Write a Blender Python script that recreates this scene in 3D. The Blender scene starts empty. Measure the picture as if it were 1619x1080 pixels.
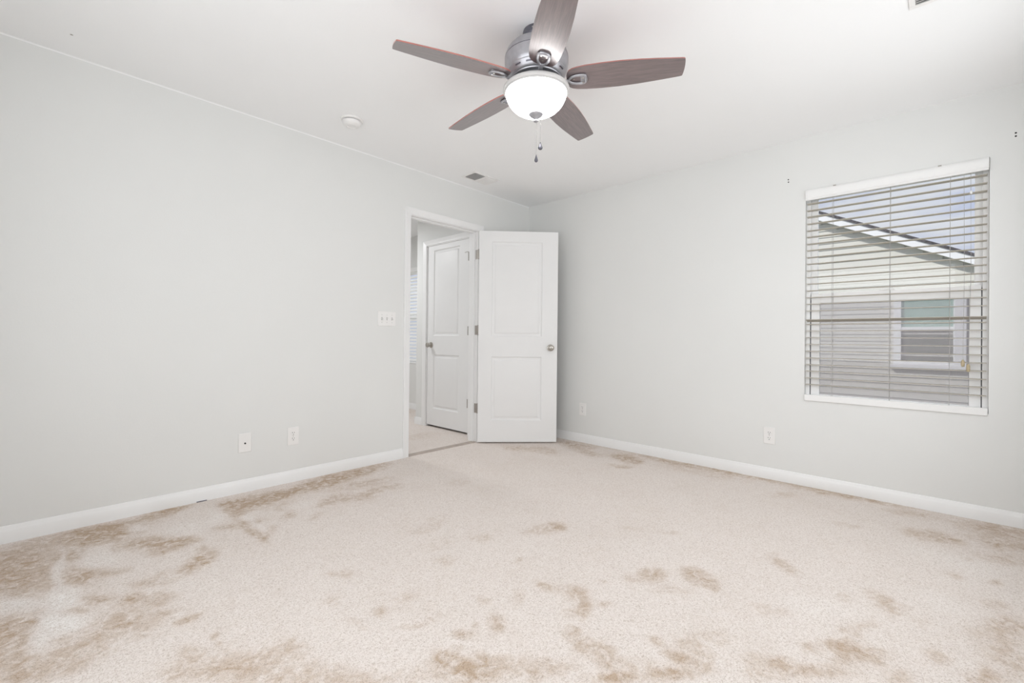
import bpy, math, random
import numpy as np
from mathutils import Vector, Matrix
random.seed(4)
C = bpy.context.scene.collection
S = bpy.context.scene

# ------------------------------------------------------------------ camera
F_PX, PITCH, ROLL, YAW = 718.06, 0.0038903, 0.0101602, 0.7569341
fw = Vector((math.cos(YAW)*math.cos(PITCH), math.sin(YAW)*math.cos(PITCH), math.sin(PITCH)))
rt = Vector((math.sin(YAW), -math.cos(YAW), 0)); up = rt.cross(fw)
r2 = rt*math.cos(ROLL)+up*math.sin(ROLL); u2 = -rt*math.sin(ROLL)+up*math.cos(ROLL)
cd = bpy.data.cameras.new('camera'); cam = bpy.data.objects.new('camera', cd); C.objects.link(cam)
cd.sensor_width = 36; cd.sensor_fit = 'HORIZONTAL'; cd.lens = F_PX*36/1619
cd.shift_x = 2.677/1619; cd.shift_y = -6.923/1619; cd.clip_start = .05
m = Matrix.Identity(4)
for i, v in enumerate((r2, u2, -fw)):
    for j in range(3): m[j][i] = v[j]
m.translation = Vector((-3.72836, -3.25813, 1.00521)); cam.matrix_world = m
S.camera = cam

# ------------------------------------------------------------------ world, sun, exposure
S.view_settings.view_transform = 'Standard'; S.view_settings.look = 'None'
S.view_settings.gamma = 1; S.view_settings.exposure = -0.13
try: S.view_settings.use_curve_mapping = False
except Exception: pass
S.cycles.max_bounces = 12; S.cycles.diffuse_bounces = 8; S.cycles.transparent_max_bounces = 16
S.cycles.sample_clamp_indirect = 8
w = bpy.data.worlds.new('sky'); S.world = w; w.use_nodes = True
nt = w.node_tree; nt.nodes.clear()
out = nt.nodes.new('ShaderNodeOutputWorld'); bg = nt.nodes.new('ShaderNodeBackground')
tc = nt.nodes.new('ShaderNodeTexCoord'); mp = nt.nodes.new('ShaderNodeMapping'); nz = nt.nodes.new('ShaderNodeTexNoise'); cr = nt.nodes.new('ShaderNodeValToRGB')
mp.inputs['Scale'].default_value = (3, 3, 9); nz.inputs['Scale'].default_value = 1.6; nz.inputs['Detail'].default_value = 6
cr.color_ramp.elements[0].position = .42; cr.color_ramp.elements[0].color = (.56, .63, .87, 1)
cr.color_ramp.elements[1].position = .62; cr.color_ramp.elements[1].color = (.86, .88, .95, 1)
nt.links.new(tc.outputs['Generated'], mp.inputs['Vector']); nt.links.new(mp.outputs['Vector'], nz.inputs['Vector'])
nt.links.new(nz.outputs['Fac'], cr.inputs['Fac']); nt.links.new(cr.outputs['Color'], bg.inputs['Color'])
bg.inputs['Strength'].default_value = .95; nt.links.new(bg.outputs['Background'], out.inputs['Surface'])
def lamp(name, kind, loc, energy, color=(1, 1, 1), size=None, rot=None, direction=None):
    l = bpy.data.lights.new(name, kind); o = bpy.data.objects.new(name, l); C.objects.link(o)
    o.location = loc; l.energy = energy; l.color = color
    if size: l.shape = 'RECTANGLE'; l.size, l.size_y = size
    if direction: o.rotation_euler = Vector(direction).to_track_quat('-Z', 'Y').to_euler()
    return o
sun = lamp('sun', 'SUN', (0, 8, 12), 4.2, (1, .96, .9), direction=(.55, -.62, -.75)); sun.data.angle = .03
# added fill lamps for the room, standing inside two made-up rear windows
lamp('added_fill_back', 'AREA', (-1.65, -3.74, 1.38), 23, (.945, .975, 1), (2.2, 1.3), direction=(0, 1, 0))
lamp('added_fill_side', 'AREA', (-4.20, -2.30, 1.38), 30, (.945, .975, 1), (2.2, 1.3), direction=(1, 0, 0))
lamp('added_fill_bedroom_window', 'AREA', (1.5, -2.9, 3.3), 60, (.95, .98, 1), (2.6, 1.6), direction=(-1, .25, -.85))  # unseen area lamp added outside to lift the far corner and ceiling
lamp('added_fill_hall_window', 'AREA', (.75, 2.17, 1.7), 14, (1, 1, 1), (1.3, 1.6), direction=(-1, 0, -.2))  # unseen area lamp added outside to brighten the hall blind
lamp('added_fill_hall', 'AREA', (-1.5, 1.7, 2.36), 22, (.97, .985, 1), (.35, .35), direction=(0, 0, -1))  # unseen lamp added to light the hall, without a fixture

# ------------------------------------------------------------------ materials
def mat(name, col, rough=.6, metal=0, spec=.5, var=0, vscale=8, bump=0, bscale=200, emit=0, coat=0):
    m = bpy.data.materials.new(name); m.use_nodes = True; t = m.node_tree; b = t.nodes['Principled BSDF']
    b.inputs['Base Color'].default_value = (*col, 1); b.inputs['Roughness'].default_value = rough
    b.inputs['Metallic'].default_value = metal; b.inputs['Specular IOR Level'].default_value = spec
    b.inputs['Coat Weight'].default_value = coat
    tcn = t.nodes.new('ShaderNodeTexCoord')
    n = t.nodes.new('ShaderNodeTexNoise'); n.inputs['Scale'].default_value = vscale; n.inputs['Detail'].default_value = 4
    t.links.new(tcn.outputs['Object'], n.inputs['Vector'])
    r = t.nodes.new('ShaderNodeValToRGB'); k = 1-var
    r.color_ramp.elements[0].position = .35; r.color_ramp.elements[1].position = .65
    r.color_ramp.elements[0].color = (col[0]*k, col[1]*k, col[2]*k, 1); r.color_ramp.elements[1].color = (*col, 1)
    t.links.new(n.outputs['Fac'], r.inputs['Fac']); t.links.new(r.outputs['Color'], b.inputs['Base Color'])
    if bump:
        n2 = t.nodes.new('ShaderNodeTexNoise'); n2.inputs['Scale'].default_value = bscale; n2.inputs['Detail'].default_value = 3
        t.links.new(tcn.outputs['Object'], n2.inputs['Vector'])
        bp = t.nodes.new('ShaderNodeBump'); bp.inputs['Strength'].default_value = bump; bp.inputs['Distance'].default_value = .002
        t.links.new(n2.outputs['Fac'], bp.inputs['Height']); t.links.new(bp.outputs['Normal'], b.inputs['Normal'])
    if emit:
        b.inputs['Emission Color'].default_value = (*col, 1); b.inputs['Emission Strength'].default_value = emit
    return m
M = {
 'wall': mat('wall_paint', (.765, .770, .760), .75, spec=.25, var=.015, vscale=1.5, bump=.12, bscale=120),
 'ceil': mat('ceiling_paint', (.905, .91, .915), .9, spec=.1, var=.01, vscale=2, bump=.1, bscale=90),
 'trim': mat('white_trim_paint', (.84, .84, .84), .35, spec=.5, var=.01),
 'door': mat('white_door_paint', (.81, .81, .81), .42, spec=.45, var=.01, bump=.05, bscale=60),
 'plastic': mat('white_plastic', (.84, .83, .82), .35, var=.01),
 'grey': mat('light_grey_plastic', (.55, .55, .54), .5, var=.05),
 'dark': mat('dark_slot', (.03, .03, .03), .8),
 'nickel': mat('brushed_nickel', (.50, .47, .43), .28, metal=.9, var=.15, vscale=30),
 'hinge': mat('satin_nickel_hinge', (.42, .39, .36), .4, metal=.6, var=.1, vscale=60),
 'pewter': mat('antique_pewter', (.44, .44, .47), .35, metal=.65, var=.12, vscale=40),
 'pewter_dark': mat('dark_pewter', (.16, .16, .19), .35, metal=.6, var=.2, vscale=40),
 'slat': mat('white_slat_backlit_shade', (.53, .49, .43), .5, var=.03),  # white slats coloured warm grey to carry their backlit shade
 'blind': mat('white_faux_wood', (.84, .84, .835), .45, var=.01),
 'cord': mat('grey_cord', (.42, .41, .40), .8, var=.1, vscale=100),
 'vinyl': mat('white_vinyl', (.93, .93, .93), .35, var=.01),
 'gasket_gap': mat('grey_gasket_and_gap_shade', (.10, .10, .11), .7),  # gasket colour, also painted as shade in the sash gaps
 'tassel': mat('tan_wood_tassel', (.52, .43, .28), .5, var=.2, vscale=80),
 'siding': mat('beige_vinyl_siding', (.66, .65, .60), .6, var=.05, vscale=3),
 'fascia': mat('white_fascia', (.85, .85, .86), .5, var=.02),
 'shingle': mat('grey_shingle', (.13, .12, .13), .9, var=.5, vscale=25),
 'nglass': mat('dull_window_glass', (.22, .38, .31), .12, spec=.8, var=.1, vscale=2),
 'nblind': mat('dark_olive_blind', (.08, .09, .06), .6, var=.1, vscale=2),  # one even dark olive colour
 'grass': mat('lawn_grass', (.27, .28, .20), .95, var=.4, vscale=6),
 'vent_dark': mat('vent_shadow', (.22, .22, .22), .9),
}
def glass_mat(name, tint, gloss, keep=1.0):
    m = bpy.data.materials.new(name); m.use_nodes = True; t = m.node_tree; t.nodes.clear()
    o = t.nodes.new('ShaderNodeOutputMaterial'); mx = t.nodes.new('ShaderNodeMixShader'); tr = t.nodes.new('ShaderNodeBsdfTransparent'); gl = t.nodes.new('ShaderNodeBsdfGlossy')
    tr.inputs['Color'].default_value = (*tint, 1); gl.inputs['Roughness'].default_value = .02; mx.inputs['Fac'].default_value = gloss
    t.links.new(tr.outputs[0], mx.inputs[1]); t.links.new(gl.outputs[0], mx.inputs[2]); t.links.new(mx.outputs[0], o.inputs['Surface'])
    return m
M['glass'] = glass_mat('clear_window_glass', (.97, .98, .98), .015)
def screen_mat():
    m = bpy.data.materials.new('insect_screen_mesh'); m.use_nodes = True; t = m.node_tree; t.nodes.clear()
    o = t.nodes.new('ShaderNodeOutputMaterial'); mx = t.nodes.new('ShaderNodeMixShader'); tr = t.nodes.new('ShaderNodeBsdfTransparent'); df = t.nodes.new('ShaderNodeBsdfDiffuse')
    df.inputs['Color'].default_value = (.56, .50, .55, 1); mx.inputs['Fac'].default_value = .34
    t.links.new(tr.outputs[0], mx.inputs[1]); t.links.new(df.outputs[0], mx.inputs[2]); t.links.new(mx.outputs[0], o.inputs['Surface'])
    return m
M['screen'] = screen_mat()
def bowl_mat(name, glow, trans):
    m = bpy.data.materials.new(name); m.use_nodes = True; t = m.node_tree; t.nodes.clear(); N = t.nodes.new; L = t.links.new
    tcn = N('ShaderNodeTexCoord'); n = N('ShaderNodeTexNoise'); n.inputs['Scale'].default_value = 9; n.inputs['Detail'].default_value = 3
    L(tcn.outputs['Object'], n.inputs['Vector'])
    r = N('ShaderNodeValToRGB'); k_ = 1 if glow else .62; r.color_ramp.elements[0].color = (.90*k_, .88*k_, .87*k_, 1); r.color_ramp.elements[1].color = (.95*k_, .94*k_, .935*k_, 1)
    L(n.outputs['Fac'], r.inputs['Fac'])
    tl = N('ShaderNodeBsdfTranslucent'); df = N('ShaderNodeBsdfDiffuse'); mx = N('ShaderNodeMixShader'); mx.inputs[0].default_value = trans
    gl = N('ShaderNodeBsdfGlossy'); gl.inputs['Roughness'].default_value = .25; m2 = N('ShaderNodeMixShader'); m2.inputs[0].default_value = .04
    em = N('ShaderNodeEmission'); em.inputs['Strength'].default_value = glow; ad = N('ShaderNodeAddShader'); o = N('ShaderNodeOutputMaterial')
    for s in (tl, df, em): L(r.outputs['Color'], s.inputs['Color'])
    L(df.outputs[0], mx.inputs[1]); L(tl.outputs[0], mx.inputs[2]); L(mx.outputs[0], m2.inputs[1]); L(gl.outputs[0], m2.inputs[2])
    L(m2.outputs[0], ad.inputs[0]); L(em.outputs[0], ad.inputs[1]); L(ad.outputs[0], o.inputs['Surface'])
    return m
M['bowl'] = bowl_mat('lit_frosted_glass', 8.5, .22)
M['rim'] = bowl_mat('frosted_glass_rim', .0, .0)
def blade_mat(name, a, b_, rough):
    m = bpy.data.materials.new(name); m.use_nodes = True; t = m.node_tree; b = t.nodes['Principled BSDF']
    tcn = t.nodes.new('ShaderNodeTexCoord'); mpp = t.nodes.new('ShaderNodeMapping'); mpp.inputs['Scale'].default_value = (3, 45, 45)
    n = t.nodes.new('ShaderNodeTexNoise'); n.inputs['Scale'].default_value = 4; n.inputs['Detail'].default_value = 8; n.inputs['Distortion'].default_value = .6
    r = t.nodes.new('ShaderNodeValToRGB'); r.color_ramp.elements[0].position = .3; r.color_ramp.elements[1].position = .72
    r.color_ramp.elements[0].color = (*a, 1); r.color_ramp.elements[1].color = (*b_, 1)
    t.links.new(tcn.outputs['Object'], mpp.inputs['Vector']); t.links.new(mpp.outputs['Vector'], n.inputs['Vector'])
    t.links.new(n.outputs['Fac'], r.inputs['Fac']); t.links.new(r.outputs['Color'], b.inputs['Base Color'])
    b.inputs['Roughness'].default_value = rough; b.inputs['Specular IOR Level'].default_value = .9; b.inputs['Coat Weight'].default_value = 1.0; b.inputs['Coat Roughness'].default_value = .28; b.inputs['Coat IOR'].default_value = 1.7
    return m
M['blade'] = blade_mat('walnut_blade_underside', (.095, .075, .080), (.20, .145, .145), .38)
M['cherry'] = blade_mat('cherry_blade_edge', (.30, .07, .05), (.42, .12, .09), .4)

def carpet_mat():
    m = bpy.data.materials.new('beige_cut_pile_carpet'); m.use_nodes = True; t = m.node_tree; b = t.nodes['Principled BSDF']
    L = t.links.new; N = t.nodes.new
    b.inputs['Roughness'].default_value = 1; b.inputs['Specular IOR Level'].default_value = .05
    g = N('ShaderNodeNewGeometry')
    at = N('ShaderNodeAttribute'); at.attribute_name = 'stain'
    big = N('ShaderNodeTexNoise'); big.inputs['Scale'].default_value = 3.2; big.inputs['Detail'].default_value = 5
    med = N('ShaderNodeTexNoise'); med.inputs['Scale'].default_value = 22; med.inputs['Detail'].default_value = 5; med.inputs['Distortion'].default_value = 1.2
    fine = N('ShaderNodeTexNoise'); fine.inputs['Scale'].default_value = 170; fine.inputs['Detail'].default_value = 2; fine.inputs['Distortion'].default_value = 1.5
    for n in (big, med, fine): L(g.outputs['Position'], n.inputs['Vector'])
    def mth(op, a, bv, c=None):
        q = N('ShaderNodeMath'); q.operation = op
        for i, v in enumerate((a, bv) if c is None else (a, bv, c)):
            if isinstance(v, (int, float)): q.inputs[i].default_value = v
            else: L(v, q.inputs[i])
        return q.outputs[0]
    mm = mth('SUBTRACT', med.outputs['Fac'], .5)
    bb = mth('SUBTRACT', big.outputs['Fac'], .5)
    gain = mth('MULTIPLY_ADD', mm, 3.4, 1.0)
    s = mth('MULTIPLY', at.outputs['Fac'], gain); s = mth('MULTIPLY', s, .80)
    s = mth('MULTIPLY_ADD', mm, .35, s)
    s = mth('MULTIPLY_ADD', bb, .3, s)
    s = mth('MULTIPLY_ADD', s, .5, .5)
    r = N('ShaderNodeValToRGB'); e = r.color_ramp.elements
    e[0].position = .1; e[0].color = (.92, .885, .86, 1)
    e[1].position = .95; e[1].color = (.55, .43, .33, 1)
    k = e.new(.5); k.color = (.83, .765, .725, 1)
    L(s, r.inputs['Fac'])
    fr = N('ShaderNodeValToRGB'); fr.color_ramp.elements[0].position = .32; fr.color_ramp.elements[0].color = (.62, .57, .52, 1)
    fr.color_ramp.elements[1].position = .55; fr.color_ramp.elements[1].color = (1, 1, 1, 1)
    L(fine.outputs['Fac'], fr.inputs['Fac'])
    mx = N('ShaderNodeMix'); mx.data_type = 'RGBA'; mx.blend_type = 'MULTIPLY'; mx.inputs['Factor'].default_value = .8
    L(r.outputs['Color'], mx.inputs['A']); L(fr.outputs['Color'], mx.inputs['B']); L(mx.outputs['Result'], b.inputs['Base Color'])
    bp = N('ShaderNodeBump'); bp.inputs['Strength'].default_value = .5; bp.inputs['Distance'].default_value = .006
    L(fine.outputs['Fac'], bp.inputs['Height']); L(bp.outputs['Normal'], b.inputs['Normal'])
    return m
M['carpet'] = carpet_mat()

# ------------------------------------------------------------------ mesh helpers
class MB:
    def __init__(s): s.v = []; s.f = []; s.mi = []
    def add(s, vs, fs, mi=0):
        o = len(s.v); s.v += [tuple(p) for p in vs]; s.f += [tuple(i+o for i in f) for f in fs]; s.mi += [mi]*len(fs); return s
    def box(s, x0, x1, y0, y1, z0, z1, mi=0):
        v = [(x, y, z) for x in (x0, x1) for y in (y0, y1) for z in (z0, z1)]
        return s.add(v, [(0, 1, 3, 2), (4, 6, 7, 5), (0, 4, 5, 1), (2, 3, 7, 6), (0, 2, 6, 4), (1, 5, 7, 3)], mi)
    def prism(s, prof, f0, f1, mi=0):
        """prof: list of 2D points; f0,f1 map a 2D point to 3D at both ends"""
        n = len(prof); v = [f0(p) for p in prof]+[f1(p) for p in prof]
        return s.add(v, [(i, (i+1) % n, n+(i+1) % n, n+i) for i in range(n)]+[tuple(range(n))[::-1], tuple(range(n, 2*n))], mi)
    def lathe(s, prof, n=48, c=(0, 0, 0), axis='z', mi=0):
        vs = []; fs = []
        for (r, h) in prof:
            for k in range(n):
                a = 2*math.pi*k/n; p = (r*math.cos(a), r*math.sin(a), h)
                if axis == 'x': p = (p[2], p[0], p[1])
                if axis == 'y': p = (p[0], p[2], p[1])
                vs.append((p[0]+c[0], p[1]+c[1], p[2]+c[2]))
        for j in range(len(prof)-1):
            for k in range(n):
                fs.append((j*n+k, j*n+(k+1) % n, (j+1)*n+(k+1) % n, (j+1)*n+k))
        if prof[0][0] > 1e-6: fs.append(tuple(range(n))[::-1])
        if prof[-1][0] > 1e-6: fs.append(tuple((len(prof)-1)*n+k for k in range(n)))
        return s.add(vs, fs, mi)
    def tube(s, path, rad, n=8, closed=False, mi=0, flat=1.0):
        P = [Vector(p) for p in path]; m_ = len(P); vs = []; fs = []; up = Vector((0, 0, 1))
        for i, p in enumerate(P):
            a = P[(i-1) % m_] if closed or i else P[0]; b = P[(i+1) % m_] if closed or i < m_-1 else P[-1]
            t = (b-a).normalized(); side = t.cross(up)
            if side.length < 1e-3: side = t.cross(Vector((0, 1, 0)))
            side.normalize(); nn = side.cross(t).normalized()
            r = rad[i] if isinstance(rad, (list, tuple)) else rad
            for k in range(n):
                an = 2*math.pi*k/n; vs.append(p+side*(r*math.cos(an))+nn*(r*flat*math.sin(an)))
        for i in range(m_ if closed else m_-1):
            j = (i+1) % m_
            for k in range(n): fs.append((i*n+k, i*n+(k+1) % n, j*n+(k+1) % n, j*n+k))
        if not closed: fs += [tuple(range(n))[::-1], tuple((m_-1)*n+k for k in range(n))]
        return s.add(vs, fs, mi)
    def build(s, name, mats, parent=None, loc=(0, 0, 0), rot=(0, 0, 0), bevel=0, angle=32):
        me = bpy.data.meshes.new(name); me.from_pydata(s.v, [], s.f); me.validate()
        if not isinstance(mats, (list, tuple)): mats = [mats]
        for q in mats: me.materials.append(q)
        if len(mats) > 1 and len(me.polygons) == len(s.mi): me.polygons.foreach_set('material_index', s.mi)
        import bmesh
        bm = bmesh.new(); bm.from_mesh(me); bmesh.ops.recalc_face_normals(bm, faces=bm.faces); bm.to_mesh(me); bm.free()
        for q in me.polygons: q.use_smooth = True
        me.set_sharp_from_angle(angle=math.radians(angle))
        o = bpy.data.objects.new(name, me); C.objects.link(o); o.location = loc; o.rotation_euler = rot
        if parent: o.parent = parent
        if bevel:
            b = o.modifiers.new('bevel', 'BEVEL'); b.width = bevel; b.segments = 2; b.limit_method = 'ANGLE'; b.angle_limit = math.radians(40)
        return o
def tag(o, label=None, cat=None, group=None, kind=None):
    if label: o['label'] = label
    if cat: o['category'] = cat
    if group: o['group'] = group
    if kind: o['kind'] = kind
    return o
def empty(name, loc=(0, 0, 0), rz=0):
    o = bpy.data.objects.new(name, None); C.objects.link(o); o.location = loc; o.rotation_euler = (0, 0, rz); o.empty_display_size = .1; return o
def struct(o, label=None): return tag(o, label, kind='structure')
def copy_tree(o, parent=None):
    c = o.copy(); C.objects.link(c); c.parent = parent
    for ch in o.children: copy_tree(ch, c)
    return c
def panel_wall(axis, a0, a1, u0, u1, z0, z1, holes):
    """wall slab between a0..a1 on axis, spanning u and z, with rectangular holes (u0,u1,z0,z1)"""
    mb = MB(); us = sorted({u0, u1, *[h[0] for h in holes], *[h[1] for h in holes]}); zs = sorted({z0, z1, *[h[2] for h in holes], *[h[3] for h in holes]})
    solid = lambda i, j: 0 <= i < len(us)-1 and 0 <= j < len(zs)-1 and not any(h[0] <= (us[i]+us[i+1])/2 <= h[1] and h[2] <= (zs[j]+zs[j+1])/2 <= h[3] for h in holes)
    P = (lambda a, u, z: (a, u, z)) if axis == 'x' else (lambda a, u, z: (u, a, z))
    for i in range(len(us)-1):
        for j in range(len(zs)-1):
            if not solid(i, j): continue
            ua, ub, za, zb = us[i], us[i+1], zs[j], zs[j+1]
            for a in (a0, a1): mb.add([P(a, ua, za), P(a, ub, za), P(a, ub, zb), P(a, ua, zb)], [(0, 1, 2, 3)])
            for di, dj, q in ((-1, 0, ((ua, za), (ua, zb))), (1, 0, ((ub, za), (ub, zb))), (0, -1, ((ua, za), (ub, za))), (0, 1, ((ua, zb), (ub, zb)))):
                if not solid(i+di, j+dj): mb.add([P(a0, *q[0]), P(a0, *q[1]), P(a1, *q[1]), P(a1, *q[0])], [(0, 1, 2, 3)])
    return mb
# ------------------------------------------------------------------ room shell
H = 2.44; X0, Y0 = -4.30, -3.85
WY0, WY1, WZ0, WZ1 = -3.462, -2.572, .600, 2.062        # bedroom window opening
DX0, DX1, DZ = -1.537, -.730, 2.063                       # rough doorway opening in wall_left
struct(panel_wall('y', 0, .115, X0-.12, 0, 0, H, [(DX0, DX1, 0, DZ)]).build('wall_left', M['wall']))
struct(panel_wall('x', 0, .14, Y0-.12, 3.7, 0, H, [(WY0, WY1, WZ0, WZ1), (1.72, 2.62, .64, 2.0)]).build('wall_right', M['wall']))
struct(panel_wall('y', Y0-.12, Y0, X0-.12, 0, 0, H, [(-2.75, -.45, .68, 2.08)]).build('wall_back', M['wall']))
struct(panel_wall('x', X0-.12, X0, Y0, 0, 0, H, [(-3.45, -1.15, .68, 2.08)]).build('wall_near', M['wall']))
struct(MB().box(X0-.12, .14, Y0-.12, 3.82, H, H+.12).build('ceiling', M['ceil']))
# hall beyond the doorway
HX = -.60
struct(panel_wall('x', HX, HX+.1, .115, 1.215, 0, H, [(.278, 1.032, 0, 2.072)]).build('wall_hall_right', M['wall']))
struct(MB().box(HX+.1, 0, 1.105, 1.215, 0, H).build('wall_closet_end', M['wall']))
struct(MB().box(-2.5, -2.4, .115, 3.7, 0, H).build('wall_hall_left', M['wall']))
struct(MB().box(-2.5, 0, 3.7, 3.82, 0, H).build('wall_hall_end', M['wall']))

# carpet: one grid, with a per-point wear value for the scuffed, walked-on patches
def carpet(name, x0, x1, y0, y1, step, blobs):
    xs = np.arange(x0, x1+step*.5, step); ys = np.arange(y0, y1+step*.5, step); nx, ny = len(xs), len(ys)
    xs = np.linspace(x0, x1, nx); ys = np.linspace(y0, y1, ny)
    X, Y = np.meshgrid(xs, ys, indexing='ij')
    rng = np.random.RandomState(3)
    # wobble the outlines
    def wob(sc, amp):
        o = np.zeros_like(X)
        for _ in range(7):
            a = rng.rand()*6.28; f = sc*(.6+rng.rand()); ph = rng.rand()*6.28
            o += np.sin((X*np.cos(a)+Y*np.sin(a))*f+ph)
        return o/7*amp
    wx = wob(18, .035)+wob(45, .018)+wob(90, .008); wy = wob(18, .035)+wob(45, .018)+wob(90, .008)
    D = np.zeros_like(X); Lg = np.zeros_like(X)
    for (cx, cy, a, b, an, st) in blobs:
        dx = X-cx; dy = Y-cy; near = max(a, b)
        k = min(1.0, near/.12)
        dx = dx+wx*k; dy = dy+wy*k
        u = (dx*math.cos(an)+dy*math.sin(an))/a; v = (-dx*math.sin(an)+dy*math.cos(an))/max(b, .012)
        g = 1/(1+np.exp((np.sqrt(u*u+v*v)-1)*4.5))
        if st > 0: D = 1-(1-D)*(1-g*st)
        else: Lg = 1-(1-Lg)*(1+g*st)
    # matted strip along the skirting boards
    stain = D-Lg
    vs = np.stack([X.ravel(), Y.ravel(), np.zeros(X.size)], 1)
    idx = np.arange(nx*ny).reshape(nx, ny)
    fs = np.stack([idx[:-1, :-1].ravel(), idx[1:, :-1].ravel(), idx[1:, 1:].ravel(), idx[:-1, 1:].ravel()], 1)
    me = bpy.data.meshes.new(name); me.from_pydata(vs.tolist(), [], fs.tolist()); me.materials.append(M['carpet'])
    at = me.attributes.new('stain', 'FLOAT', 'POINT'); at.data.foreach_set('value', stain.ravel().astype(np.float32))
    o = bpy.data.objects.new(name, me); C.objects.link(o)
    return o
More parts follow.
